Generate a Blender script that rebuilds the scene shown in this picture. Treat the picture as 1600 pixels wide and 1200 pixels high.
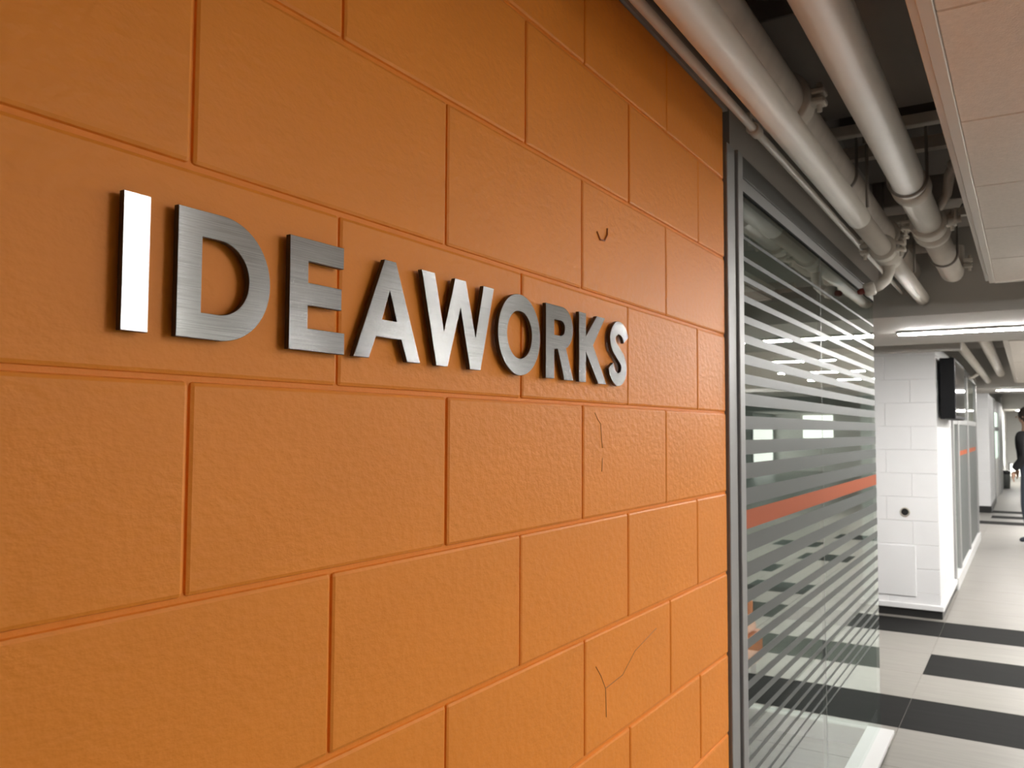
import bpy, bmesh, math, random
from mathutils import Vector, Matrix, Quaternion
random.seed(7)
for o in list(bpy.data.objects):
    bpy.data.objects.remove(o)
S = bpy.context.scene
COL = S.collection
PI = math.pi

# ------------------------------------------------------------------ camera
CAM = Vector((0.66657, -0.50315, 1.58056))
yaw, pitch, roll, fpx = 0.552895, 0.0546552, 0.0043541, 1307.1
fw = Vector((-math.sin(yaw)*math.cos(pitch), math.cos(yaw)*math.cos(pitch), math.sin(pitch)))
rt = Vector((math.cos(yaw), math.sin(yaw), 0)); up = rt.cross(fw)
r2 = rt*math.cos(roll) + up*math.sin(roll); u2 = -rt*math.sin(roll) + up*math.cos(roll)
cd = bpy.data.cameras.new('camera'); cam = bpy.data.objects.new('camera', cd); COL.objects.link(cam)
cam.matrix_world = Matrix(((r2.x, u2.x, -fw.x, CAM.x), (r2.y, u2.y, -fw.y, CAM.y), (r2.z, u2.z, -fw.z, CAM.z), (0, 0, 0, 1)))
cd.sensor_fit = 'HORIZONTAL'; cd.sensor_width = 36.0; cd.lens = fpx/1600*36.0
cd.clip_start = 0.02; cd.clip_end = 200
cd.dof.use_dof = True; cd.dof.focus_distance = 1.05; cd.dof.aperture_fstop = 12.5
S.camera = cam

# ------------------------------------------------------------------ world, exposure
w = bpy.data.worlds.new('world'); S.world = w; w.use_nodes = True
w.node_tree.nodes['Background'].inputs[0].default_value = (0.9, 0.95, 1.0, 1)
w.node_tree.nodes['Background'].inputs[1].default_value = 0.06
S.view_settings.view_transform = 'Standard'; S.view_settings.look = 'None'
S.view_settings.gamma = 1.0; S.view_settings.use_curve_mapping = False
S.view_settings.exposure = 0.18
LAMP = 222.0            # radiance of the linear lamps

# ------------------------------------------------------------------ materials
MATS = {}
def N(nt, t, **kw):
    n = nt.nodes.new(t)
    for k, v in kw.items(): setattr(n, k, v)
    return n
def mat(name, col, rough=0.5, metal=0.0, spec=0.5, var=0.0, vscale=8.0, bump=0.0, bscale=60.0, bdist=0.002, stretch=None, emit=0.0, detail=3.0):
    if name in MATS: return MATS[name]
    m = bpy.data.materials.new(name); m.use_nodes = True; nt = m.node_tree
    b = nt.nodes['Principled BSDF']
    b.inputs['Base Color'].default_value = (*col, 1); b.inputs['Roughness'].default_value = rough
    b.inputs['Metallic'].default_value = metal; b.inputs['Specular IOR Level'].default_value = spec
    tc = N(nt, 'ShaderNodeTexCoord')
    g = N(nt, 'ShaderNodeNewGeometry')
    src = g.outputs['Position']
    if stretch:
        mp = N(nt, 'ShaderNodeMapping'); mp.inputs['Scale'].default_value = stretch
        nt.links.new(src, mp.inputs['Vector']); src = mp.outputs['Vector']
    if var > 0:
        no = N(nt, 'ShaderNodeTexNoise'); no.inputs['Scale'].default_value = vscale; no.inputs['Detail'].default_value = 4
        nt.links.new(src, no.inputs['Vector'])
        hs = N(nt, 'ShaderNodeMapRange'); hs.inputs['To Min'].default_value = 1-var; hs.inputs['To Max'].default_value = 1+var
        hs.inputs['From Min'].default_value = .25; hs.inputs['From Max'].default_value = .75
        nt.links.new(no.outputs['Fac'], hs.inputs['Value'])
        mx = N(nt, 'ShaderNodeVectorMath', operation='SCALE'); mx.inputs[0].default_value = col
        nt.links.new(hs.outputs['Result'], mx.inputs['Scale']); nt.links.new(mx.outputs['Vector'], b.inputs['Base Color'])
    if bump > 0:
        no = N(nt, 'ShaderNodeTexNoise'); no.inputs['Scale'].default_value = bscale; no.inputs['Detail'].default_value = detail
        nt.links.new(src, no.inputs['Vector'])
        bp = N(nt, 'ShaderNodeBump'); bp.inputs['Strength'].default_value = bump; bp.inputs['Distance'].default_value = bdist
        nt.links.new(no.outputs['Fac'], bp.inputs['Height']); nt.links.new(bp.outputs['Normal'], b.inputs['Normal'])
    if emit > 0:
        b.inputs['Emission Color'].default_value = (*col, 1); b.inputs['Emission Strength'].default_value = emit
    MATS[name] = m
    return m

def glass_mat(name, tint, ior=1.52, boost=True):
    m = bpy.data.materials.new(name); m.use_nodes = True; nt = m.node_tree; nt.nodes.clear()
    out = N(nt, 'ShaderNodeOutputMaterial'); tr = N(nt, 'ShaderNodeBsdfTransparent'); gl = N(nt, 'ShaderNodeBsdfGlossy')
    tr.inputs['Color'].default_value = (*tint, 1); gl.inputs['Roughness'].default_value = 0.0
    gl.inputs['Color'].default_value = (.93, .97, .95, 1)
    fr = N(nt, 'ShaderNodeFresnel'); fr.inputs['IOR'].default_value = ior
    a = N(nt, 'ShaderNodeMath', operation='MULTIPLY'); a.inputs[1].default_value = 2.0
    c = N(nt, 'ShaderNodeMath', operation='ADD'); c.inputs[1].default_value = 1.0
    d = N(nt, 'ShaderNodeMath', operation='DIVIDE'); d.use_clamp = True
    nt.links.new(fr.outputs[0], a.inputs[0]); nt.links.new(fr.outputs[0], c.inputs[0])
    nt.links.new(a.outputs[0], d.inputs[0]); nt.links.new(c.outputs[0], d.inputs[1])
    ge = N(nt, 'ShaderNodeNewGeometry')
    inv = N(nt, 'ShaderNodeMath', operation='SUBTRACT'); inv.inputs[0].default_value = 1.0
    nt.links.new(ge.outputs['Backfacing'], inv.inputs[1])
    f = N(nt, 'ShaderNodeMath', operation='MULTIPLY')
    nt.links.new(d.outputs[0], f.inputs[0]); nt.links.new(inv.outputs[0], f.inputs[1])
    mx = N(nt, 'ShaderNodeMixShader')
    nt.links.new(f.outputs[0], mx.inputs[0]); nt.links.new(tr.outputs[0], mx.inputs[1]); nt.links.new(gl.outputs[0], mx.inputs[2])
    nt.links.new(mx.outputs[0], out.inputs['Surface'])
    return m

def steel_mat():
    m = bpy.data.materials.new('brushed_metal'); m.use_nodes = True; nt = m.node_tree; b = nt.nodes['Principled BSDF']
    b.inputs['Metallic'].default_value = 1.0; b.inputs['Anisotropic'].default_value = 0.86
    tg = N(nt, 'ShaderNodeCombineXYZ'); tg.inputs[2].default_value = 1.0
    nt.links.new(tg.outputs[0], b.inputs['Tangent'])
    g = N(nt, 'ShaderNodeNewGeometry'); mp = N(nt, 'ShaderNodeMapping'); mp.inputs['Scale'].default_value = (1, 12, 900)
    nt.links.new(g.outputs['Position'], mp.inputs['Vector'])
    no = N(nt, 'ShaderNodeTexNoise'); no.inputs['Scale'].default_value = 1.0; no.inputs['Detail'].default_value = 5
    nt.links.new(mp.outputs['Vector'], no.inputs['Vector'])
    cr = N(nt, 'ShaderNodeMapRange'); cr.inputs['To Min'].default_value = .25; cr.inputs['To Max'].default_value = .38
    cr.inputs['From Min'].default_value = .3; cr.inputs['From Max'].default_value = .7
    nt.links.new(no.outputs['Fac'], cr.inputs['Value'])
    cc = N(nt, 'ShaderNodeCombineColor')
    for i in range(3): nt.links.new(cr.outputs['Result'], cc.inputs[i])
    nt.links.new(cc.outputs['Color'], b.inputs['Base Color'])
    rr = N(nt, 'ShaderNodeMapRange'); rr.inputs['To Min'].default_value = .16; rr.inputs['To Max'].default_value = .24
    nt.links.new(no.outputs['Fac'], rr.inputs['Value']); nt.links.new(rr.outputs['Result'], b.inputs['Roughness'])
    bp = N(nt, 'ShaderNodeBump'); bp.inputs['Strength'].default_value = .10; bp.inputs['Distance'].default_value = .0002
    nt.links.new(no.outputs['Fac'], bp.inputs['Height']); nt.links.new(bp.outputs['Normal'], b.inputs['Normal'])
    return m

M_or = mat('orange_paint', (0.93, 0.312, 0.036), .48, spec=.26, var=.04, vscale=5, bump=.55, bscale=75, bdist=.0028, stretch=(1, .75, 1.1))
M_orj = mat('orange_joint', (0.91, 0.290, 0.032), .5, spec=.24, bump=.4, bscale=120, bdist=.002)
M_steel = steel_mat()
M_edge = mat('dark_metal_edge', (.050, .040, .036), .45, metal=.3)
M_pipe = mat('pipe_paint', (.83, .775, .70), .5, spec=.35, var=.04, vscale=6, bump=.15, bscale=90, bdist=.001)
M_pipe2 = mat('pipe_dull', (.66, .59, .52), .55, spec=.3, var=.1, vscale=14, bump=.2, bscale=70, bdist=.001)  # darker and more mottled than the main pipe paint
M_strap = mat('hanger_steel', (.36, .33, .30), .45, metal=.5)
M_slab = mat('slab_dark', (.22, .20, .18), .9, var=.1, vscale=2.0, bump=.3, bscale=30)
M_beam = mat('beam_grey', (.44, .405, .37), .85, var=.08, vscale=3, bump=.2, bscale=40)
M_black = mat('black_void', (.012, .011, .010), .95)
M_hole = mat('hole_brown', (.07, .038, .02), .8, var=.3, vscale=6)
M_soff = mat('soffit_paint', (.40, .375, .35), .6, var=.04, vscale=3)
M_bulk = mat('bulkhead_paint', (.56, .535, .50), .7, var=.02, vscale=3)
M_tilec = mat('ceiling_tile', (.92, .855, .785), .85, spec=.2, var=.05, vscale=90, bump=.6, bscale=260, bdist=.002)
M_grid = mat('ceiling_trim', (.76, .70, .63), .5)
M_alu = mat('anodised_aluminium', (.37, .37, .365), .5, metal=.55, bump=.05, bscale=200)
M_alud = mat('aluminium_groove', (.11, .11, .115), .5, metal=.4)
M_aludark = mat('header_aluminium', (.095, .090, .082), .45, metal=.4)
M_glass = glass_mat('partition_glass', (.80, .86, .835), 1.54)
M_film = mat('frosted_film', (.124, .133, .130), .46, spec=.25, var=.02, vscale=3)
M_filmo = mat('orange_film', (.42, .098, .036), .55, spec=.15)
M_sil = mat('silicone_joint', (.30, .32, .31), .35)
M_white = mat('white_paint', (.73, .73, .735), .5, spec=.4, var=.02, vscale=4, bump=.2, bscale=60, bdist=.001)
M_whitej = mat('white_joint', (.80, .80, .80), .6)
M_base = mat('black_base', (.018, .018, .018), .35)
M_sill = mat('white_sill', (.62, .62, .615), .4)
M_tl = mat('floor_tile_light', (.225, .211, .189), .38, spec=.30, var=.10, vscale=3, stretch=(1.0, 9.0, 1), bump=.03, bscale=40)
M_td = mat('floor_tile_dark', (.014, .0135, .013), .7, spec=.05, var=.12, vscale=3, stretch=(1.0, 9.0, 1))
M_grout = mat('grout', (.20, .185, .165), .8)
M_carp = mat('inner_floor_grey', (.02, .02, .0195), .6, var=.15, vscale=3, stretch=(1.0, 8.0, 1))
M_inner = mat('inner_wall', (.46, .48, .47), .8, var=.04)
M_dark = mat('dark_panel', (.03, .032, .034), .4)
M_tv = mat('screen_black', (.012, .013, .015), .08, spec=.5)
M_tvb = mat('screen_casing', (.005, .005, .006), .5, spec=.12)
M_house = mat('lamp_housing', (.75, .74, .72), .4)
M_cor = mat('corridor_paint', (.66, .65, .62), .7, var=.02)
M_orch = mat('orange_upholstery', (.86, .22, .06), .6, var=.06, vscale=20, bump=.3, bscale=300)
M_jack = mat('black_jacket', (.010, .010, .012), .8)
M_jean = mat('grey_jeans', (.05, .06, .08), .85)
M_skin = mat('skin', (.45, .27, .19), .55)
M_hair = mat('dark_hair', (.02, .014, .010), .6)
M_red = mat('sprinkler_red', (.20, .03, .02), .4)
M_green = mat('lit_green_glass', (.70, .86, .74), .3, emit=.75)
M_day = mat('lit_window', (.95, .97, .90), .3, emit=1.8)
def lamp_mat(name, k):
    m = bpy.data.materials.new(name); m.use_nodes = True; n = m.node_tree; n.nodes.clear()
    o = N(n, 'ShaderNodeOutputMaterial'); e = N(n, 'ShaderNodeEmission')
    e.inputs[0].default_value = (1.0, .975, .94, 1); e.inputs[1].default_value = LAMP*k; n.links.new(e.outputs[0], o.inputs[0])
    return m
M_lampdim = lamp_mat('lamp_diffuser_dim', .17); M_lampmid = lamp_mat('lamp_diffuser_soft', .30)
M_lamp = bpy.data.materials.new('lamp_diffuser'); M_lamp.use_nodes = True
_n = M_lamp.node_tree; _n.nodes.clear(); _o = N(_n, 'ShaderNodeOutputMaterial'); _e = N(_n, 'ShaderNodeEmission')
_e.inputs[0].default_value = (1.0, .975, .94, 1); _e.inputs[1].default_value = LAMP; _n.links.new(_e.outputs[0], _o.inputs[0])

# ------------------------------------------------------------------ helpers
def link(name, me, m, parent=None, loc=None):
    o = bpy.data.objects.new(name, me); COL.objects.link(o)
    if m is not None and not me.materials:
        for x in (m if isinstance(m, (list, tuple)) else [m]): me.materials.append(x)
    if parent is not None:
        o.parent = parent
        o.matrix_parent_inverse = Matrix.Translation(-Vector(parent.location)) if parent.location.length > 0 else Matrix()
    if loc is not None: o.location = loc
    return o
def tag(o, label, cat, group=None, kind=None):
    o['label'] = label; o['category'] = cat
    if group: o['group'] = group
    if kind: o['kind'] = kind
    return o
def struct(o, label=None):
    o['kind'] = 'structure'
    if label: o['label'] = label
    return o
def empty(name, loc=(0, 0, 0)):
    o = bpy.data.objects.new(name, None); COL.objects.link(o); o.location = loc; o.empty_display_size = .1
    return o
class MB:
    def __init__(s): s.bm = bmesh.new()
    def box(s, x0, x1, y0, y1, z0, z1, bev=0.0, seg=1, mi=0):
        t = bmesh.new()
        v = [t.verts.new(p) for p in ((x0, y0, z0), (x1, y0, z0), (x1, y1, z0), (x0, y1, z0), (x0, y0, z1), (x1, y0, z1), (x1, y1, z1), (x0, y1, z1))]
        for f in ((0, 3, 2, 1), (4, 5, 6, 7), (0, 1, 5, 4), (1, 2, 6, 5), (2, 3, 7, 6), (3, 0, 4, 7)): t.faces.new([v[i] for i in f])
        if bev > 0: bmesh.ops.bevel(t, geom=list(t.edges), offset=bev, segments=seg, profile=.5, affect='EDGES')
        return s.add(t, mi)
    def add(s, t, mi=0, mtx=None):
        if mtx is not None: bmesh.ops.transform(t, matrix=mtx, verts=t.verts)
        mp = {v: s.bm.verts.new(v.co) for v in t.verts}
        for f in t.faces:
            try:
                q = s.bm.faces.new([mp[v] for v in f.verts]); q.material_index = mi; q.smooth = f.smooth
            except ValueError: pass
        t.free(); return s
    def tube(s, pts, r, n=16, cap=True, mi=0):
        pts = [Vector(p) for p in pts]; rs = r if isinstance(r, (list, tuple)) else [r]*len(pts)
        T = []
        for i in range(len(pts)):
            a = pts[max(0, i-1)]; b = pts[min(len(pts)-1, i+1)]; T.append((b-a).normalized())
        ref = Vector((0, 0, 1)) if abs(T[0].z) < .9 else Vector((1, 0, 0))
        u = T[0].cross(ref).normalized(); rings = []
        for i, p in enumerate(pts):
            if i: u = (u - T[i]*u.dot(T[i])).normalized()
            v = T[i].cross(u)
            rings.append([s.bm.verts.new(p + (u*math.cos(2*PI*k/n) + v*math.sin(2*PI*k/n))*rs[i]) for k in range(n)])
        for i in range(len(rings)-1):
            for k in range(n):
                f = s.bm.faces.new([rings[i][k], rings[i][(k+1) % n], rings[i+1][(k+1) % n], rings[i+1][k]]); f.smooth = True; f.material_index = mi
        if cap:
            f = s.bm.faces.new(list(reversed(rings[0]))); f.material_index = mi
            f = s.bm.faces.new(rings[-1]); f.material_index = mi
        return s
    def lathe(s, prof, origin, axis, n=24, mi=0):
        # prof: list of (r, h) along axis from origin
        a = Vector(axis).normalized(); o = Vector(origin)
        return s.tube_prof(prof, o, a, n, mi)
    def tube_prof(s, prof, o, a, n, mi):
        ref = Vector((0, 0, 1)) if abs(a.z) < .9 else Vector((1, 0, 0)); u = a.cross(ref).normalized(); v = a.cross(u)
        rings = [[s.bm.verts.new(o + a*h + (u*math.cos(2*PI*k/n) + v*math.sin(2*PI*k/n))*max(r, 1e-4)) for k in range(n)] for r, h in prof]
        for i in range(len(rings)-1):
            for k in range(n):
                f = s.bm.faces.new([rings[i][k], rings[i][(k+1) % n], rings[i+1][(k+1) % n], rings[i+1][k]]); f.smooth = True; f.material_index = mi
        f = s.bm.faces.new(list(reversed(rings[0]))); f.material_index = mi
        f = s.bm.faces.new(rings[-1]); f.material_index = mi
        return s
    def poly_prism(s, pts, axis, a0, a1, mi=0):
        # pts 2D polygon in plane perpendicular to axis ('x','y','z')
        def P(p, a):
            return {'x': (a, p[0], p[1]), 'y': (p[0], a, p[1]), 'z': (p[0], p[1], a)}[axis]
        A = [s.bm.verts.new(P(p, a0)) for p in pts]; B = [s.bm.verts.new(P(p, a1)) for p in pts]
        n = len(pts); s.bm.faces.new(A).material_index = mi; s.bm.faces.new(list(reversed(B))).material_index = mi
        for i in range(n): s.bm.faces.new([A[i], B[i], B[(i+1) % n], A[(i+1) % n]]).material_index = mi
        return s
    def mesh(s, name):
        bmesh.ops.recalc_face_normals(s.bm, faces=s.bm.faces)
        me = bpy.data.meshes.new(name); s.bm.to_mesh(me); s.bm.free(); return me
    def build(s, name, m, parent=None):
        return link(name, s.mesh(name), m, parent)
def box(name, m, x0, x1, y0, y1, z0, z1, parent=None, bev=0.0, seg=1):
    return MB().box(x0, x1, y0, y1, z0, z1, bev, seg).build(name, m, parent)

# ------------------------------------------------------------------ floor
G0, GP, GX, GW = 4.47, .582, .035, .600
floor = struct(box('floor', M_grout, -4.2, 8.2, -3.2, 34.2, -.12, -.004))
dark = {(0, -2), (0, -1), (0, 0), (0, 1), (0, 2), (0, 3), (2, 1), (2, 2), (2, 4), (4, -1), (4, 0), (4, 1), (4, 3), (6, 3), (8, 4), (-2, 2), (-1, 4),
        (20, 0), (20, 1), (20, 2), (22, 1), (22, 2), (22, 3), (24, 0), (24, 1), (24, -1), (10, 3), (12, 4), (14, 3)}
tile_me = {}
def tile_mesh(key, sx, sy, m):
    if key not in tile_me:
        me = MB().box(-sx/2, sx/2, -sy/2, sy/2, -.009, 0, .0015).mesh('tile'); me.materials.append(m); tile_me[key] = me
    return tile_me[key]
rest = MB()
for k in range(-13, 51):
    for c in range(-7, 15):
        x0 = GX+(c-1)*GW; x1 = x0+GW; y0 = G0+k*GP; y1 = y0+GP
        x0 = max(x0, -4.15); x1 = min(x1, 8.1); y1 = min(y1, 34.1); y0 = max(y0, -3.1)
        if x1-x0 < .05 or y1-y0 < .05: continue
        if x1 < .1 and y0 < 4.13:
            if y1 < 4.2: continue
            y0 = 4.135
        dk = (k, c) in dark
        if -3 <= k <= 17 and -3 <= c <= 5:
            g = .0025
            o = bpy.data.objects.new('tile', tile_mesh((dk, round(x1-x0, 3), round(y1-y0, 3)), x1-x0-g, y1-y0-g, M_td if dk else M_tl))
            COL.objects.link(o); o.parent = floor; o.location = ((x0+x1)/2, (y0+y1)/2, 0)
        else:
            rest.box(x0+.0012, x1-.0012, y0+.0012, y1-.0012, -.003, 0, 0, 1, 1 if dk else 0)
ro = rest.build('tile', [M_tl, M_td], floor); ro['kind'] = 'stuff'
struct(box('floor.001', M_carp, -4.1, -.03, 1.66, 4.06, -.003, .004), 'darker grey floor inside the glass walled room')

# ------------------------------------------------------------------ orange block wall
wall = struct(box('wall_left', M_orj, -.20, -.0040, -3.0, 1.634, 0, 2.43))
cols = {-1: {4: .824, 6: 1.228}, 0: {1: .201, 3: .616, 5: 1.019, 7: 1.431}, 1: {0: -.001, 2: .407, 4: .813, 6: 1.218},
        2: {1: .200, 3: .605, 5: 1.010, 7: 1.418}, 3: {0: .004, 2: .411, 4: .815, 6: 1.212}, 4: {1: .196, 3: .604, 5: 1.010, 7: 1.408},
        5: {2: .415, 4: .822, 6: 1.232}, 6: {5: 1.016, 7: 1.421}}
jz = {0: 2.239, 1: 2.031, 2: 1.828, 3: 1.627, 4: 1.422, 5: 1.218, 6: 1.013, 7: .815}
def JZ(k):
    return jz.get(k, 2.2352-.2032*k) if k >= 0 else 2.43
for k in range(-1, 11):
    zt, zb = JZ(k), JZ(k+1)
    zb = max(zb, 0.0)
    hs = [h for h in range(-15, 8) if (h % 2 == 0) == (k % 2 != 0)]
    ys = [-3.0]+[cols.get(k, {}).get(h, h*.2032) for h in hs if h*.2032 > -2.95]+[1.634]
    for a, b in zip(ys[:-1], ys[1:]):
        gz = .0022; gy = .0006
        fx = random.uniform(-.0006, .0004)
        ga = gy+random.uniform(-.0008, .0012); gb = gy+random.uniform(-.0008, .0012)
        mb = MB(); t = bmesh.new()
        y0 = a+(ga if a > -3 else 0); y1 = b-(gb if b < 1.633 else 0); z0 = zb+(gz if zb > 0 else 0); z1 = zt-(gz if k > -1 else 0)
        mb.box(-.030, fx, y0, y1, z0, z1, .0048, 2)
        mb.build('block', M_or, wall)
# painted-over runs and hairline cracks on the blocks
def wire(name, pts, r, m, parent):
    return MB().tube(pts, r, 6).build(name, m, parent)
M_crack = mat('crack_line', (.42, .12, .018), .6)
wire('paint_run', [(0.0, .872, 1.945), (0.0012, .884, 1.932), (.0012, .902, 1.934), (.0012, .914, 1.947), (.0004, .916, 1.960)], .0016, M_crack, wall)
wire('crack', [(0, .862, 1.612), (.0003, .874, 1.600), (.0003, .886, 1.592), (.0003, .889, 1.566), (.0003, .893, 1.548)], .0008, M_crack, wall)
wire('crack', [(.0003, .893, 1.53), (.0003, .890, 1.505)], .0008, M_crack, wall)
wire('crack', [(.0003, .865, 1.160), (.0003, .885, 1.140), (.0003, .905, 1.112), (.0003, .98, 1.118), (.0003, 1.04, 1.150), (.0003, 1.15, 1.172)], .0007, M_crack, wall)
wire('crack', [(.0003, .905, 1.112), (.0003, .908, 1.06)], .0007, M_crack, wall)

# wall head trim, soffit over the partition
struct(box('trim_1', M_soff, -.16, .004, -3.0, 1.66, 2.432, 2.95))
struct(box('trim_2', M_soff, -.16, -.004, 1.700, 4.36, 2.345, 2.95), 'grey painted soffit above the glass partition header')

# ------------------------------------------------------------------ metal letters
def arc(cx, cy, r, a0, a1, n=20, ry=None):
    ry = ry or r
    return [(cx+r*math.cos(math.radians(a0+(a1-a0)*i/n)), cy+ry*math.sin(math.radians(a0+(a1-a0)*i/n))) for i in range(n+1)]
H = .1200; Zb = 1.6635
def sstroke(ctrl, hw):
    # Catmull-Rom centre line offset both sides
    P = [Vector((p[0], p[1])) for p in ctrl]; P = [P[0]*2-P[1]]+P+[P[-1]*2-P[-2]]; pts = []
    for i in range(1, len(P)-2):
        for j in range(8):
            t = j/8; a, b, c, d = P[i-1], P[i], P[i+1], P[i+2]
            pts.append(.5*((2*b)+(-a+c)*t+(2*a-5*b+4*c-d)*t*t+(-a+3*b-3*c+d)*t**3))
    pts.append(P[-2]); L = []; R = []
    for i, p in enumerate(pts):
        d = (pts[min(i+1, len(pts)-1)]-pts[max(i-1, 0)]).normalized(); n = Vector((-d.y, d.x))
        L.append(tuple(p+n*hw)); R.append(tuple(p-n*hw))
    return L+R[::-1]
LET = {
 'I': [[(-.079, 0), (-.053, 0), (-.053, H), (-.079, H)]],
 'D': [[(-.025, 0), (.022, 0)]+arc(.024, .06, .060, -90, 90, 28)+[(.022, H), (-.025, H)],
       [(.0015, .0245), (.0015, .0955), (.018, .0955)]+arc(.0215, .06, .0355, 90, -90, 24)+[(.018, .0245)]],
 'E': [[(.110, 0), (.1930, 0), (.1930, .0240), (.1365, .0240), (.1365, .0490), (.1875, .0490), (.1875, .0730), (.1365, .0730), (.1365, .0960), (.1905, .0960), (.1905, H), (.110, H)]],
 'A': [[(.208, 0), (.2345, 0), (.2465, .0262), (.2930, .0262), (.3045, 0), (.331, 0), (.2815, H), (.2605, H)],
       [(.2570, .0475), (.2705, .0835), (.2840, .0475)]],
 'W': [[(.332, H), (.3645, 0), (.3895, 0), (.4180, .0815), (.4415, 0), (.4675, 0), (.5010, H), (.4740, H), (.4545, .0440), (.4300, H), (.4050, H), (.3808, .0455), (.3598, H)]],
 'O': [arc(.5735, .0605, .0615, 0, 360, 56)[:-1], arc(.5735, .0605, .0362, 0, 360, 44)[:-1]],
 'R': [[(.6535, 0), (.6815, 0), (.6815, .0490), (.6935, .0490), (.7160, 0), (.7480, 0), (.7215, .0530)]+arc(.7085, .0850, .0382, -68, 90, 20, ry=.0350)+[(.6535, H)],
       [(.6815, .0715), (.6815, .0970), (.7020, .0970)]+arc(.7035, .08425, .0145, 90, -90, 12, ry=.01275)+[(.7020, .0715)]],
 'K': [[(.769, 0), (.7955, 0), (.7955, .0520), (.8440, 0), (.8775, 0), (.8235, .0665), (.8725, H), (.8385, H), (.7955, .0800), (.7955, H), (.769, H)]],
 'S': [sstroke([(.9655, .0880), (.9570, .1010), (.9430, .1080), (.9270, .1080), (.9120, .0990), (.9065, .0860), (.9130, .0725), (.9310, .0610), (.9490, .0490), (.9560, .0345), (.9500, .0200), (.9350, .0120), (.9180, .0135), (.9050, .0230), (.8975, .0360)], .0122)],
}
WHERE = {'I': 'first from the left, with a bright glare', 'D': 'second from the left', 'E': 'third from the left', 'A': 'fourth from the left, with a pointed top', 'W': 'fifth, at the middle of the word',
         'O': 'sixth, a round ring', 'R': 'seventh, just after the round O', 'K': 'eighth, next to last', 'S': 'last one at the right end'}
sc = (.66657-.0115)/(.66657-.016)
def yz(p): return (-.50315+(p[0]+.50315)*sc, 1.58056+(p[1]+Zb-1.58056)*sc)
dg = bpy.context.evaluated_depsgraph_get()
for ch, loops in LET.items():
    cu = bpy.data.curves.new('tmp', 'CURVE'); cu.dimensions = '2D'; cu.fill_mode = 'BOTH'; cu.extrude = .0030; cu.bevel_depth = .0004; cu.bevel_resolution = 0
    cu.offset = -.0004
    ys = [yz(p) for lp in loops for p in lp]; cy = (min(y for y, z in ys)+max(y for y, z in ys))/2; z0 = min(z for y, z in ys)
    for lp in loops:
        sp = cu.splines.new('POLY'); sp.points.add(len(lp)-1); sp.use_cyclic_u = True
        for i, p in enumerate(lp):
            y, z = yz(p); sp.points[i].co = (y-cy, z-z0, 0, 1)
    tmp = bpy.data.objects.new('tmp', cu); COL.objects.link(tmp); bpy.context.view_layer.update(); dg.update()
    me = bpy.data.meshes.new_from_object(tmp.evaluated_get(dg)); bpy.data.objects.remove(tmp)
    me.transform(Matrix(((0, 0, 1, 0), (1, 0, 0, 0), (0, 1, 0, 0), (0, 0, 0, 1))))
    me.materials.clear(); me.materials.append(M_steel); me.materials.append(M_edge)
    for p in me.polygons:
        p.use_smooth = False; p.material_index = 0 if p.normal.x > .5 else 1
    o = link('sign_letter', me, None); o.location = (.0081, cy, z0)
    tag(o, 'brushed metal letter %s on orange wall, %s' % (ch, WHERE[ch]), 'letter', 'brushed metal letters of the wall sign')
    # two mounting studs hidden behind the letter's strokes
    pts = {'I': [(-.066, .02), (-.066, .10)], 'D': [(-.012, .02), (-.012, .10)], 'E': [(.123, .02), (.123, .10)], 'A': [(.2235, .012), (.316, .012)], 'W': [(.378, .012), (.454, .012)],
           'O': [(.5245, .06), (.6225, .06)], 'R': [(.667, .02), (.667, .10)], 'K': [(.782, .02), (.782, .10)], 'S': [(.9350, .1080), (.9350, .0120)]}[ch]
    for p in pts:
        y, z = yz(p); MB().tube([(-.001, y, z), (.0055, y, z)], .003, 8).build('stud', M_edge, o)

# ------------------------------------------------------------------ glass partition
GE = 4.105
win = struct(empty('window_1', (0, 1.64, 0)), 'frosted striped glass partition with grey metal frame beside the orange wall')
box('jamb', M_alu, -.05, .006, 1.646, 1.712, .0, 2.345, win, .002)
box('jamb_groove', M_alud, -.05, -.002, 1.712, 1.724, .0, 2.345, win)
box('jamb', M_alu, -.05, .012, 1.724, 1.768, .0, 2.345, win, .002)
box('dark_gap', M_black, -.06, -.006, 1.634, 1.646, .0, 2.43, win)  # black strip painted in for the dark gap between wall and jamb
box('header', M_aludark, -.05, .008, 1.768, GE+.02, 2.286, 2.345, win, .002)
box('glazing_bead', M_alu, -.03, .003, 1.768, GE, 2.249, 2.286, win, .001)
box('gasket', M_black, -.02, .004, 1.768, GE, 2.243, 2.249, win)
PB = .100
for a, b in ((1.768, 2.819), (2.824, GE)):
    box('pane', M_glass, -.012, 0, a, b, PB, 2.243, win)
box('silicone_joint', M_sil, -.012, .0004, 2.819, 2.824, PB, 2.243, win)
box('sill', M_sill, -.062, .062, 1.768, GE, .082, PB, win, .002)
box('sill_base', M_sill, -.030, .030, 1.768, GE-.02, .0, .082, win)
band = [(2.121, .009), (2.061, .013), (2.006, .016), (1.949, .018), (1.891, .021), (1.836, .024), (1.779, .028), (1.724, .028), (1.667, .034), (1.603, .037), (1.535, .040), (1.470, .043), (1.400, .046),
        (1.271, .046), (1.200, .040), (1.128, .033), (1.063, .029), (1.001, .026), (.946, .023), (.889, .021), (.837, .018), (.785, .016), (.736, .014), (.690, .012), (.645, .010), (.602, .008), (.560, .006)]
box('film_stripe', M_filmo, .0005, .0011, 1.768, GE, 1.311, 1.363, win)['label'] = 'orange film stripe'
for z, wd in band:
    box('film_stripe', M_film, .0005, .0011, 1.768, GE, z-wd/2, z+wd/2, win)
ret = struct(empty('window_2', (-.03, GE, 0)), 'clear glass return wall at the far end of the glass room')
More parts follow.
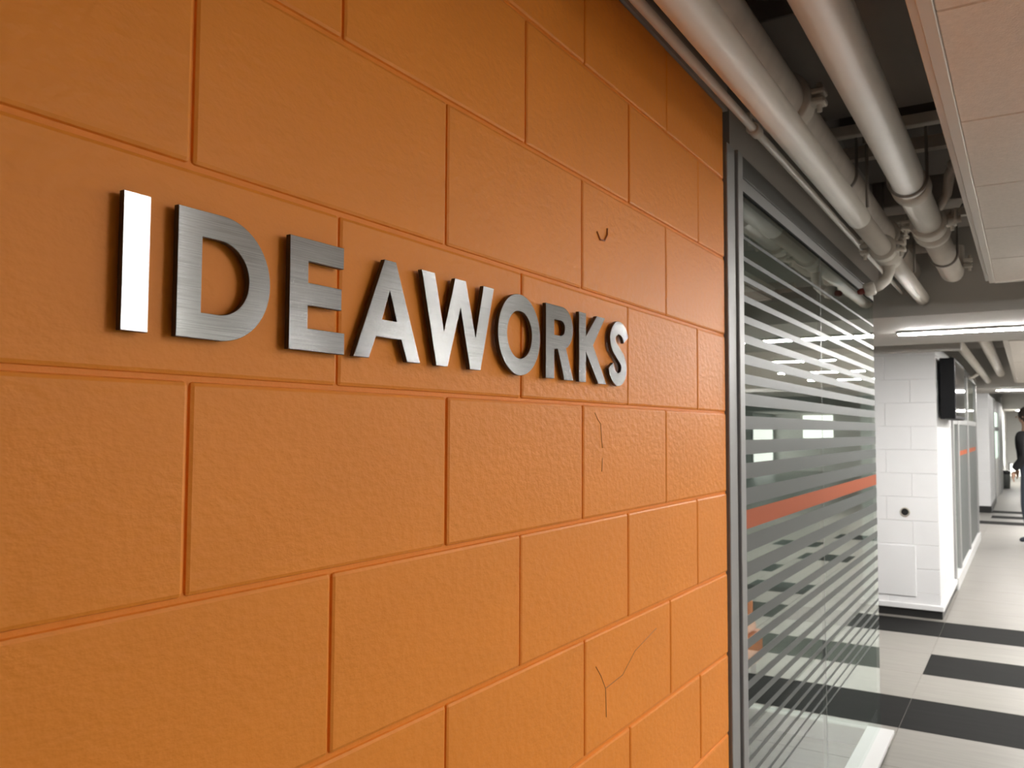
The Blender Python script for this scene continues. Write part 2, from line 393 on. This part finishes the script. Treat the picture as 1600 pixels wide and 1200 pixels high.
box('pane', M_glass, -2.95, -.014, GE-.014, GE-.002, PB, 2.286, ret)
box('sill', M_sill, -2.95, -.063, GE-.062, GE+.030, .082, PB, ret, .002)
box('sill_base', M_sill, -2.95, -.032, GE-.045, GE+.015, .0, .082, ret)
box('header', M_aludark, -2.95, -.052, GE-.04, GE+.02, 2.286, 2.345, ret)
# inner room shell
struct(box('wall_room_near', M_inner, -4.1, -.21, 1.52, 1.63, 0, 2.95))
struct(box('wall_room_back', M_inner, -4.25, -4.1, 1.5, 34.1, 0, 2.95))
struct(box('ceiling.001', M_inner, -4.1, -.17, 1.64, 4.36, 2.36, 2.42))

# ------------------------------------------------------------------ block pillar and what hangs on it
def pillar(y0, y1, x0, label, detail=True):
    p = tag(empty('block_pillar', ((x0)/2, (y0+y1)/2, 0)), label, 'pillar')
    box('core', M_whitej, x0+.01, -.006, y0+.006, y1-.006, 0, 2.34, p)
    for k in range(0, 12):
        zt = 2.2352-.2032*(k-1); zt = min(zt, 2.335); zb = max(2.2352-.2032*k, .02)
        if zt-zb < .02: continue
        xs = [0, -.4064, x0] if k % 2 else [0, -.2032, x0]
        for a, b in zip(xs[:-1], xs[1:]):
            mb = MB().box(b+.0008, a-(.0008 if a else 0), y0, y0+.12, zb+.0008, zt-.0008, .0028, 1)
            mb.build('block', M_white, p)
        ys = [y0+.122+(.2032 if k % 2 else .4064)*1.0]
        while ys[-1]+.4064 < y1: ys.append(ys[-1]+.4064)
        ys = [y0+.122]+[y for y in ys if y < y1-.05]+[y1]
        for a, b in zip(ys[:-1], ys[1:]):
            MB().box(-.12, 0, a+.0008, b-.0008, zb+.0008, zt-.0008, .0028, 1).build('block', M_white, p)
    return p
pil = pillar(7.48, 9.00, -.61, 'white painted concrete block pillar beyond the glass partition, with a round hole')
box('base', M_base, -.63, .012, 7.468, 9.00, 0, .068, pil, .003)
box('base_ledge', M_white, -.64, .026, 7.452, 9.00, .068, .112, pil, .004)
box('access_panel', M_white, -.60, -.185, 7.470, 7.482, .17, .60, pil, .003)
MB().lathe([(.040, 0), (.040, .010), (.030, .010), (.029, .002)], (-.262, 7.480, .886), (0, -1, 0), 24).build('hole_collar', mat('collar_beige', (.45, .42, .36), .5), pil)
MB().lathe([(.029, 0), (.029, .0085)], (-.262, 7.480, .886), (0, -1, 0), 24).build('hole', M_black, pil)
tv = tag(empty('wall_screen', (.05, 7.95, 1.94)), 'black flat screen seen edge-on, on the side of the block pillar', 'screen')
MB().box(.022, .140, 7.56, 8.80, 1.69, 2.215, .008, 2).build('casing', M_tvb, tv)
box('screen', M_tv, .140, .142, 7.585, 8.775, 1.72, 2.19, tv)
box('bracket', M_tvb, -.0, .023, 7.9, 8.2, 1.85, 2.05, tv)

# far glazing between the two pillars
fg = struct(empty('window_3', (0, 9.02, 0)), 'grey framed glazed front between the two white pillars')
for a, b in ((9.01, 9.10), (9.72, 9.86), (11.42, 11.56), (13.45, 13.6)):
    box('mullion', M_alu, -.05, .02, a, b, 0, 2.34, fg, .003)
for a, b in ((9.10, 9.72), (9.86, 11.42), (11.56, 13.45)):
    box('pane', M_glass, -.012, 0, a, b, .12, 2.26, fg)
    box('transom', M_alu, -.03, .015, a, b, 1.66, 1.72, fg)
for a, b in ((9.86, 11.42), (11.56, 13.45)):
    box('film_panel', M_film, .0005, .0012, a, b, .12, 1.66, fg)
    box('film_stripe', M_filmo, .0013, .0019, a, b, 1.311, 1.363, fg)['label'] = 'orange film stripe'
box('header', M_aludark, -.05, .02, 9.01, 13.6, 2.26, 2.34, fg)
box('sill', M_sill, -.05, .035, 9.02, 13.6, 0, .12, fg, .003)
pil2 = pillar(18.4, 21.0, -.61, 'farther white block pillar at the end of the glazed front', False)
box('base', M_base, -.63, .012, 18.385, 21.0, 0, .13, pil2)
# far glazed door and end of the corridor
d1 = struct(empty('door_1', (0, 22.5, 0)), 'pale green lit glass door far down the corridor')
box('door_frame', M_alu, -.06, .02, 21.0, 21.15, 0, 2.34, d1); box('door_frame', M_alu, -.06, .03, 24.1, 27.6, 0, 2.34, d1)
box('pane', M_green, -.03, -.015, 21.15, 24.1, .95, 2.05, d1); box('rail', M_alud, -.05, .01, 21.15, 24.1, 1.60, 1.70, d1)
box('kick_panel', M_cor, -.04, -.01, 21.15, 24.1, 0, .95, d1); box('top_panel', M_aludark, -.04, -.01, 21.15, 24.1, 2.05, 2.34, d1)
d2 = struct(empty('window_4', (0, 29, 0)), 'bright tall window at the far end of the corridor')
box('pane', M_day, -.03, -.015, 27.6, 30.5, .55, 2.1, d2); box('frame', M_cor, -.06, 0, 27.6, 30.5, 0, .55, d2); box('frame', M_cor, -.06, 0, 27.6, 30.5, 2.1, 2.6, d2)
struct(box('wall_far_left', M_cor, -.2, 0, 30.5, 34, 0, 2.95))
struct(box('wall_end', M_cor, -4.2, 8.2, 34, 34.2, 0, 2.95))
w5 = struct(empty('window_5', (6.4, 34, 0)), 'bright window in the end wall of the hall')
box('pane', M_day, 5.85, 6.98, 33.97, 33.99, 1.30, 2.2, w5); box('frame', M_alu, 5.75, 7.08, 33.96, 34.0, 1.22, 1.30, w5)
w6 = struct(empty('floor_glow', (.6, 34, 0)), 'glowing low pane standing in for bright floor at the corridor end')
box('pane', M_day, .08, 1.2, 33.97, 33.99, .03, .45, w6); box('frame', M_alu, .03, .08, 33.96, 34.0, 0, .5, w6)  # emissive pane stands in for the sunlit floor at the far end
binn = tag(empty('waste_bin', (.10, 26.9, 0)), 'small dark waste bin by the far green door', 'bin')
MB().lathe([(.085, 0), (.10, .38), (.095, .40)], (.10, 26.9, 0), (0, 0, 1), 16).build('body', mat('bin_grey', (.16, .17, .16), .5), binn)
MB().lathe([(.105, .40), (.105, .46), (.06, .50)], (.10, 26.9, 0), (0, 0, 1), 16).build('lid', M_dark, binn)

# alcove wall behind the pillar
struct(box('wall_alcove', M_inner, -4.1, -.62, 8.2, 8.35, 0, 2.95))
struct(box('wall_alcove_far', M_inner, -4.1, -.62, 19.4, 19.55, 0, 2.95))
# right hand side of the hall
wr = struct(box('wall_right', mat('hall_grey', (.26, .26, .255), .7), 8.15, 8.3, -3.2, 34, 0, 2.95))
struct(box('wall_back', mat('hall_grey', (.26, .26, .255), .7), -4.2, 8.2, -3.3, -3.1, 0, 2.95))
for i, (a, b, z0, z1, m) in enumerate([(1.5, 3.0, 0.05, 2.1, M_dark), (5.2, 6.6, .9, 2.0, M_day), (12.2, 13.6, .05, 2.1, M_day), (16.0, 18.2, .9, 2.05, M_dark), (30.9, 33.8, .05, 2.1, M_day)]):
    dn = struct(empty('door_%d' % (i+2), (8.14, (a+b)/2, 0)))
    box('pane', m, 8.135, 8.145, a, b, z0, z1, dn)
    box('frame', M_alu, 8.10, 8.15, a-.08, a, 0, 2.2, dn); box('frame', M_alu, 8.10, 8.15, b, b+.08, 0, 2.2, dn); box('frame', M_alu, 8.10, 8.15, a, b, z1, 2.2, dn)

# ------------------------------------------------------------------ ceilings
slab = struct(box('ceiling', M_slab, -4.2, 8.2, -3.2, 34.2, 2.95, 3.1))
for a, b in ((-1.6, -.6), (.05, 1.05), (1.86, 2.76), (4.20, 4.88), (8.0, 8.9), (10.0, 10.9), (12.0, 12.9)):
    box('beam', M_beam, -.15, 5.1, a, b, 2.75, 2.95, slab, .004)
box('beam', M_hole, -.1, 1.0, 1.10, 1.74, 2.80, 2.95, slab)  # dark brown box standing in for a dark hole between the beams
for i, y in enumerate((3.12, 5.45)):
    box('cross_bar', M_pipe2, -.1, 5.0, y, y+.05, 2.70, 2.75, slab)
tp = [(.40, 1.06), (.404, 1.30), (.416, 1.42), (.420, 1.62), (.437, 1.74), (.435, 1.90), (.452, 2.02), (.450, 2.16), (.500, 2.24), (.62, 2.30), (.62, 1.06)]
MB().poly_prism(tp, 'z', 2.742, 2.748).build('dark_opening', M_black, slab)  # black sheet standing in for the ragged dark opening in the slab
box('duct', M_slab, -.1, 5.0, 3.3, 4.1, 2.86, 2.95, slab)

def cloud(y0, ny, nx, label, x0=.545, z=2.31):
    c = tag(empty('suspended_ceiling', (x0+nx*.305, y0, z)), label, 'ceiling panel'); c['kind'] = 'structure'
    P = .6096; y1 = y0+ny*P; x1 = x0+nx*P
    MB().box(x0-.024, x0+.002, y0-.024, y1+.024, z-.007, z+.060, .002).build('edge_trim', M_grid, c)
    MB().box(x0-.040, x0-.024, y0-.024, y1+.024, z+.004, z+.060, .002).build('edge_trim', M_grid, c)
    box('edge_trim', M_grid, x0, x1, y1, y1+.024, z-.010, z+.060, c, .002)
    box('edge_trim', M_grid, x0, x1, y0-.024, y0, z-.010, z+.060, c, .002)
    box('edge_trim', M_grid, x1, x1+.024, y0-.024, y1+.024, z-.010, z+.060, c, .002)
    box('grid', M_grid, x0, x1, y0, y1, z+.003, z+.018, c)
    me = MB().box(-P/2+.0022, P/2-.0022, -P/2+.0022, P/2-.0022, -.004, .012, .003).mesh('ceiling_tile'); me.materials.append(M_tilec)
    for i in range(nx):
        for j in range(ny):
            o = bpy.data.objects.new('ceiling_tile', me); COL.objects.link(o); o.parent = c
            o.location = ((i+.5)*P-nx*.305, (j+.5)*P, random.uniform(-.001, .001))
    return c
Y1 = 4.13
cloud(Y1-11*.6096, 11, 12, 'near suspended ceiling of square white tiles at the upper right')
cloud(7.20, 11, 12, 'farther suspended ceiling of white tiles beyond the lit bulkhead')
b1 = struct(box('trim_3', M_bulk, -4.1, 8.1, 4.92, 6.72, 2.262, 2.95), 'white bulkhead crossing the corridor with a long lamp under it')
struct(box('trim_4', M_bulk, -2.9, .20, 7.36, 7.47, 2.262, 2.95), 'narrow white beam along the top of the block pillar')
struct(box('trim_5', M_bulk, -4.1, 8.1, 14.3, 16.6, 2.262, 2.95), 'far bulkhead crossing the corridor')
struct(box('trim_6', M_bulk, -4.1, 8.1, 28.6, 34, 2.262, 2.95), 'ceiling drop at the far end of the corridor')

# ------------------------------------------------------------------ linear lamps
def lamp(xc, y, z, L, label, wd=.075, group='linear ceiling lamps', m=None):
    t = tag(empty('linear_lamp', (xc, y, z)), label, 'lamp', group)
    MB().box(xc-L/2-.006, xc+L/2+.006, y-wd/2-.012, y+wd/2+.012, z-.016, z-.0005, .003).build('housing', M_house, t)
    n = 6; r = wd/2
    pts = [(xc-L/2+r-r*math.sin(PI*i/n), y-r*math.cos(PI*i/n)) for i in range(n+1)]+[(xc+L/2-r+r*math.sin(PI*i/n), y+r*math.cos(PI*i/n)) for i in range(n+1)]
    MB().poly_prism(pts, 'z', z-.022, z-.0155).build('diffuser', m or M_lamp, t)
    return t
HID = 'white linear lamp mirrored in the glass partition, '
lamp(1.95, .95, 2.306, 1.0, 'linear lamp in the near suspended ceiling, level with the metal letters', m=M_lampmid)
lamp(.945, 3.60, 2.306, .28, 'added short fill lamp in the near suspended ceiling, by the glass corner')  # added out of view to brighten the orange wall towards its far end
lamp(1.075, 2.05, 2.306, .45, 'short lamp in the near suspended ceiling, level with the frame of the partition', m=M_lampdim)
lamp(.54, 5.76, 2.262, 1.24, 'long white lamp glowing under the first bulkhead', .30*.25+.02)
lamp(1.45, 8.25, 2.306, 1.0, HID+'nearest of the row beyond the bulkhead')
lamp(1.45, 10.0, 2.306, 1.0, HID+'second of the row beyond the bulkhead')
lamp(1.45, 11.65, 2.306, 1.0, HID+'third of the row beyond the bulkhead')
lamp(.95, 15.0, 2.262, 1.42, 'white lamp under the far bulkhead, at the right edge', .11)
lamp(1.5, 17.2, 2.70, 1.0, 'lamp hung just beyond the far bulkhead')
lamp(1.0, 29.6, 2.262, 1.3, 'farthest white lamp, above the walking person', .16)
lamp(3.9, 13.9, 2.70, 1.0, HID+'first of the right hand row')
for x, y, wh in ((4.65, 2.70, 'nearer column, level with the glass partition'), (4.6, 6.0, 'nearer column, level with the first bulkhead'), (4.2, 11.65, 'nearer column, beyond the first bulkhead'),
                 (6.6, 2.70, 'farther column, level with the glass partition'), (6.6, 4.2, 'farther column, level with the glass corner'), (6.6, 6.2, 'farther column, level with the first bulkhead'),
                 (6.4, 10.0, 'farther column, just beyond the first bulkhead'), (6.4, 13.0, 'farther column, before the far bulkhead')):
    lamp(x, y, 2.262 if 4.9 < y < 6.7 else 2.306, 1.2, 'added fill lamp over the open hall at the right, '+wh)  # unseen lamps added as fill from the hall side
lamp(1.2, 22.0, 2.70, 1.2, 'lamp over the far corridor by the green door')

# ------------------------------------------------------------------ pipes
def ears(mb, c, r, d):
    # bolt lugs of a grooved coupling: two flat ears with a bolt, on both sides of the pipe along horizontal d
    for s in (-1, 1):
        x = c[0]+s*(r+.012)
        mb.box(min(x, c[0]+s*r*.8), max(x, c[0]+s*r*.8)+.0, c[1]-.020, c[1]+.020, c[2]+.004, c[2]+.022, .003)
        mb.box(min(x, c[0]+s*r*.8), max(x, c[0]+s*r*.8)+.0, c[1]-.020, c[1]+.020, c[2]-.022, c[2]-.004, .003)
def coupling(parent, c, r, wd=.06, side=1):
    m = MB().lathe([(r*1.02, -wd/2), (r+.016, -wd/2), (r+.018, -wd/4), (r+.012, 0), (r+.018, wd/4), (r+.016, wd/2), (r*1.02, wd/2)], c, (0, 1, 0), 28)
    cp = m.build('coupling', M_pipe, parent)
    for s in (-1, 1):
        x = c[0]+s*(r+.030)
        e = MB(); e.box(x-.022, x+.022, c[1]-.026, c[1]+.026, c[2]+.005, c[2]+.022, .004); e.box(x-.022, x+.022, c[1]-.026, c[1]+.026, c[2]-.022, c[2]-.005, .004)
        e.build('lug', M_pipe, cp)
        b = MB(); b.lathe([(.0075, -.042), (.0075, .042)], (x+s*.004, c[1], c[2]), (0, 0, 1), 8); b.lathe([(.013, .022), (.013, .034)], (x+s*.004, c[1], c[2]), (0, 0, 1), 6)
        b.build('bolt', M_pipe, cp)
    return cp
# thin conduit along the wall
cx, cz = .049, 2.402
co = tag(empty('conduit', (cx, 1.0, cz)), 'thin cream conduit running closest along the top of the wall', 'pipe')
MB().tube([(cx, -2.5, cz), (cx, 4.88, cz)], .0112, 12).build('barrel', M_pipe, co)
for y in (1.76, 3.55):
    MB().lathe([(.0165, -.025), (.0165, .025)], (cx, y, cz), (0, 1, 0), 12).build('coupler', M_pipe, co)
    MB().box(cx-.022, cx-.010, y-.012, y+.012, cz-.003, cz+.05, .001).build('clip', M_pipe, co)
# pipe 1
p1x, p1z, p1r = .155, 2.362, .041
p1 = tag(empty('sprinkler_main', (p1x, 1.5, p1z)), 'cream pipe second from the wall, with a bolted tee and a branch', 'pipe')
MB().tube([(p1x, -2.5, p1z), (p1x, 2.74, p1z)], p1r, 28).build('sleeve', M_pipe, p1)
MB().tube([(p1x, 2.74, p1z), (p1x, 4.915, p1z)], p1r*.93, 28).build('barrel', M_pipe, p1)
coupling(p1, (p1x, 3.34, p1z), p1r*.93, .07)
MB().lathe([(.040, 0), (.050, .02), (.052, .09), (.050, .16), (.040, .18)], (p1x, 3.42, p1z), (0, 1, 0), 28).build('tee', M_pipe, p1)
br = [(p1x, 3.51, p1z-.02), (p1x, 3.51, p1z-.075), (p1x-.010, 3.50, p1z-.110), (p1x-.035, 3.48, p1z-.135), (p1x-.060, 3.46, p1z-.150)]
MB().tube(br, [.026, .024, .023, .023, .023], 16).build('branch', M_pipe, p1)
MB().lathe([(.024, 0), (.030, .006), (.030, .040), (.022, .046)], (p1x-.052, 3.465, p1z-.147), (-.9, -.2, -.25), 16).build('branch_socket', M_pipe, p1)
MB().lathe([(.014, 0), (.014, .02), (.008, .03)], (p1x-.094, 3.455, p1z-.158), (-.9, -.2, -.25), 12).build('branch_plug', M_red, p1)
p1b = tag(empty('sprinkler_main', (p1x, 9, p1z)), 'cream pipe leaving the narrow beam beyond the screen', 'pipe')
MB().tube([(p1x, 7.48, p1z), (p1x, 14.28, p1z)], p1r, 20).build('barrel', M_pipe, p1b)
MB().tube([(p1x-.02, 11.9, p1z-.02), (p1x-.10, 11.9, p1z-.07), (p1x-.16, 11.9, p1z-.075)], .022, 12).build('branch', M_pipe, p1b)
# pipe 2 (higher, behind)
p2x, p2z, p2r = .085, 2.525, .066
p2 = tag(empty('sprinkler_main', (p2x, 1.5, p2z)), 'cream pipe mostly hidden above and behind its brighter neighbour', 'pipe')
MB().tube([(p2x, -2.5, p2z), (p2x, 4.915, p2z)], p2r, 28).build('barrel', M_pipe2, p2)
coupling(p2, (p2x, 1.93, p2z), p2r, .08)
coupling(p2, (p2x, 3.85, p2z), p2r, .07)
# pipe 3 (widest)
p3x, p3z, p3r = .322, 2.475, .056
p3 = tag(empty('sprinkler_main', (p3x, 1.5, p3z)), 'widest cream pipe, next to the suspended ceiling', 'pipe')
MB().tube([(p3x, -2.5, p3z), (p3x, 3.42, p3z)], p3r, 32).build('sleeve', M_pipe, p3)
MB().tube([(p3x, 3.42, p3z), (p3x, 4.74, p3z), (p3x, 4.80, p3z+.008), (p3x, 4.845, p3z+.032), (p3x, 4.868, p3z+.075), (p3x, 4.870, p3z+.165)], p3r*1.03, 32).build('barrel', M_pipe, p3)
coupling(p3, (p3x, 3.46, p3z), p3r, .10)
MB().lathe([(p3r*1.03, 0), (p3r+.022, .01), (p3r+.022, .06), (p3r*1.03, .09)], (p3x, 3.56, p3z), (0, 1, 0), 28).build('collar', M_pipe, p3)
MB().lathe([(p3r+.004, -.05), (p3r+.012, -.02), (p3r+.012, .02), (p3r+.004, .05)], (p3x, 2.84, p3z), (0, 1, 0), 28).build('joint_band', M_pipe, p3)
bz = [(p3x+.05, 3.30, p3z+.02), (p3x+.085, 3.28, p3z+.07), (p3x+.10, 3.22, p3z+.13), (p3x+.135, 3.16, p3z+.17), (p3x+.19, 3.12, p3z+.18)]
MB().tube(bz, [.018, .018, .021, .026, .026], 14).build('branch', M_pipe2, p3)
MB().lathe([(.030, 0), (.032, .012), (.030, .045)], (p3x+.115, 3.19, p3z+.15), (.6, -.5, .4), 14).build('branch_coupler', M_pipe2, p3)
vv = MB(); vv.lathe([(.016, 0), (.016, .05)], (p3x+.075, 3.44, p3z-.005), (1, 0, .1), 12); vv.box(p3x+.10, p3x+.112, 3.40, 3.48, p3z-.012, p3z+.04, .003); vv.tube([(p3x+.115, 3.44, p3z+.03), (p3x+.135, 3.44, p3z+.06)], .006, 8)
vv.build('drain_valve', M_pipe, p3)
e2 = MB(); e2.box(p3x+.055, p3x+.10, 4.80, 4.84, p3z+.06, p3z+.08, .003); e2.box(p3x+.055, p3x+.10, 4.80, 4.84, p3z+.03, p3z+.05, .003); e2.lathe([(.008, 0), (.008, .09)], (p3x+.085, 4.82, p3z+.01), (0, 0, 1), 8)
e2.build('flange_lug', M_pipe, p3)
p3b = tag(empty('sprinkler_main', (p3x, 9, p3z)), 'thick cream pipe beyond the first bulkhead, beside the far white tiles', 'pipe')
MB().tube([(p3x, 6.73, p3z), (p3x, 14.28, p3z)], p3r, 20).build('barrel', M_pipe, p3b)
# pipe crossing over the tiles' end
cp = tag(empty('cross_pipe', (1.5, 4.60, 2.44)), 'horizontal pipe behind the end of the near tiled ceiling', 'pipe')
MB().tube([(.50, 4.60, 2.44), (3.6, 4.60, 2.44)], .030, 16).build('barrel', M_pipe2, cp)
for x in (.62, .85, 1.3):
    MB().lathe([(.040, -.03), (.040, .03)], (x, 4.60, 2.44), (1, 0, 0), 16).build('coupler', M_pipe2, cp)
cp2 = tag(empty('cross_pipe', (.1, 4.70, 2.56)), 'dim pipe crossing above the others in front of the bulkhead', 'pipe')
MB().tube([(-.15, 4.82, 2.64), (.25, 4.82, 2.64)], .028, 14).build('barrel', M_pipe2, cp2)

# hangers: channel bar, rods, U straps
def hanger(y, label):
    h = tag(empty('pipe_hanger', (.2, y, 2.68)), label, 'hanger', 'pipe hangers under the slab')
    MB().box(-.05, .47, y-.020, y+.020, 2.660, 2.700, .003).build('channel_bar', M_pipe, h)
    for x in (.045, .43): MB().tube([(x, y, 2.70), (x, y, 2.952)], .006, 8).build('rod', M_strap, h)
    for px, pz, pr, own in ((p2x, p2z, p2r, p2), (p3x, p3z, p3r*1.05, p3)):
        q = MB(); pts = [(px-pr-.004, y, 2.654)]+[(px+(pr+.004)*math.cos(a), y, pz+(pr+.004)*math.sin(a)) for a in [PI+PI*i/16 for i in range(17)]]+[(px+pr+.004, y, 2.654)]
        q.tube(pts, .0055, 8); q.build('u_strap', M_strap, own)
    q = MB(); q.tube([(p1x+.03, y+.03, 2.66), (p1x+.03, y+.03, 2.40), ], .006, 8); q.lathe([(.014, 0), (.014, .03)], (p1x+.03, y+.03, 2.635), (0, 0, 1), 6)
    q.build('drop_rod', M_strap, p1)
    return h
hanger(2.72, 'cream channel bar above the pipes nearest the viewer')
hanger(4.20, 'cream channel bar above the pipes just before the bulkhead')

# ------------------------------------------------------------------ orange lounge chair seen through the glass
ch = tag(empty('lounge_chair', (-1.20, 4.9, 0)), 'orange upholstered lounge chair seen through the striped glass', 'chair')
MB().box(-1.56, -.845, 4.46, 5.10, .09, .29, .03, 3).build('seat', M_orch, ch)
MB().box(-1.54, -.86, 4.48, 5.00, .295, .36, .025, 3).build('cushion', M_orch, ch)
MB().box(-1.56, -.92, 4.98, 5.16, .30, .50, .04, 3).build('backrest', M_orch, ch)
for x in (-1.50, -.90):
    for y in (4.52, 5.05): MB().tube([(x, y, 0), (x, y, .11)], .018, 10).build('leg', M_dark, ch)

# ------------------------------------------------------------------ walking person far down the corridor
def skin(name, verts, edges, radii, m, parent, sub=2, root=0):
    me = bpy.data.meshes.new(name); me.from_pydata([tuple(v) for v in verts], edges, [])
    o = bpy.data.objects.new('tmp', me); COL.objects.link(o)
    md = o.modifiers.new('s', 'SKIN'); md.use_smooth_shade = True
    for i, r in enumerate(radii): me.skin_vertices[0].data[i].radius = (r, r) if not isinstance(r, tuple) else r
    me.skin_vertices[0].data[root].use_root = True
    sb = o.modifiers.new('u', 'SUBSURF'); sb.levels = sub
    bpy.context.view_layer.update(); d = bpy.context.evaluated_depsgraph_get()
    nm = bpy.data.meshes.new_from_object(o.evaluated_get(d)); bpy.data.objects.remove(o)
    nm.materials.clear()
    return link(name, nm, m, parent)
PX, PY = .660, 13.55
pr = tag(empty('person', (PX, PY, 0)), 'person in a black jacket and grey jeans walking away at the right edge', 'person')
def W(x, y, z):
    a = math.radians(72); k = 1.07
    return (PX+k*(x*math.cos(a)-y*math.sin(a)), PY+k*(x*math.sin(a)+y*math.cos(a)), k*z)
body = [W(0, 0, .95), W(0, .01, 1.12), W(0, .02, 1.34), W(0, .02, 1.47), W(0, .02, 1.56), W(0, .03, 1.70),
        W(-.09, 0, .90), W(-.10, .03, .50), W(-.10, -.02, .09), W(-.10, .11, .04),
        W(.09, 0, .90), W(.10, .0, .50), W(.10, -.07, .09), W(.10, .06, .04)]
skin('body', body, [(0, 1), (1, 2), (2, 3), (3, 4), (4, 5), (0, 6), (6, 7), (7, 8), (8, 9), (0, 10), (10, 11), (11, 12), (12, 13)],
     [.125, .115, .13, .07, .055, .085, .085, .060, .040, .035, .085, .060, .040, .035], M_jean, pr)
bo = [o for o in pr.children if o.name.startswith('body')][0]; bo.data.materials.append(M_skin)
for p in bo.data.polygons:
    if p.center.z > 1.47*1.07: p.material_index = 1
jk = [W(0, .0, 1.00), W(0, .01, 1.15), W(0, .02, 1.36), W(0, .02, 1.48), W(-.19, .02, 1.43), W(-.26, -.05, 1.16), W(-.20, .12, .98), W(.19, .02, 1.43), W(.25, .04, 1.16), W(.20, .20, 1.0)]
skin('jacket', jk, [(0, 1), (1, 2), (2, 3), (2, 4), (4, 5), (5, 6), (2, 7), (7, 8), (8, 9)], [(.20, .15), (.17, .14), (.19, .15), .08, .085, .068, .055, .085, .068, .055], M_jack, pr)
hd = MB(); t = bmesh.new(); bmesh.ops.create_uvsphere(t, u_segments=16, v_segments=12, radius=.10)
for v in t.verts: v.co = Vector((v.co.x*.80, v.co.y*.98, v.co.z*1.2))
for f in t.faces: f.smooth = True
hd.add(t, 0, Matrix.Translation(W(0, .04, 1.69)))
hd.lathe([(.012, 0), (.010, .02)], W(0, .14, 1.68), (0, 1, -.2), 8)
for s in (-1, 1): hd.lathe([(.022, 0), (.018, .012)], W(s*.078, .03, 1.68), (s, 0, 0), 8)
hd.build('head', M_skin, pr)
hr = MB(); t = bmesh.new(); bmesh.ops.create_uvsphere(t, u_segments=16, v_segments=12, radius=.108)
for v in t.verts: v.co = Vector((v.co.x*.84, v.co.y*.98, v.co.z*1.16))
for f in t.faces: f.smooth = True
bmesh.ops.bisect_plane(t, geom=t.verts[:]+t.edges[:]+t.faces[:], plane_co=(0, .02, -.02), plane_no=(0, 1, -.8), clear_outer=True)
hr.add(t, 0, Matrix.Translation(W(0, .03, 1.70))); hr.build('hair', M_hair, pr)
for s, y in ((-1, .12), (1, .20)):
    mid = W(s*.20, y+.01, .955 if s < 0 else .975)
    hv = [Vector(mid), Vector(mid)+Vector((0, .01, -.07))]; he = [(0, 1)]; hrad = [.028, .034]
    for q in range(4):
        b = Vector(mid)+Vector((0, -.03+q*.02, -.08)); i = len(hv); L = (.030, .036, .038, .032)[q]
        hv += [b+Vector((0, 0, -L*.8)), b+Vector((-s*.012, 0, -L*1.9))]; he += [(1, i), (i, i+1)]; hrad += [.009, .008]
    i = len(hv); hv += [Vector(mid)+Vector((-s*.02, .035, -.05)), Vector(mid)+Vector((-s*.03, .045, -.085))]; he += [(0, i), (i, i+1)]; hrad += [.011, .009]
    skin('hand', hv, he, hrad, M_skin, pr, 1)
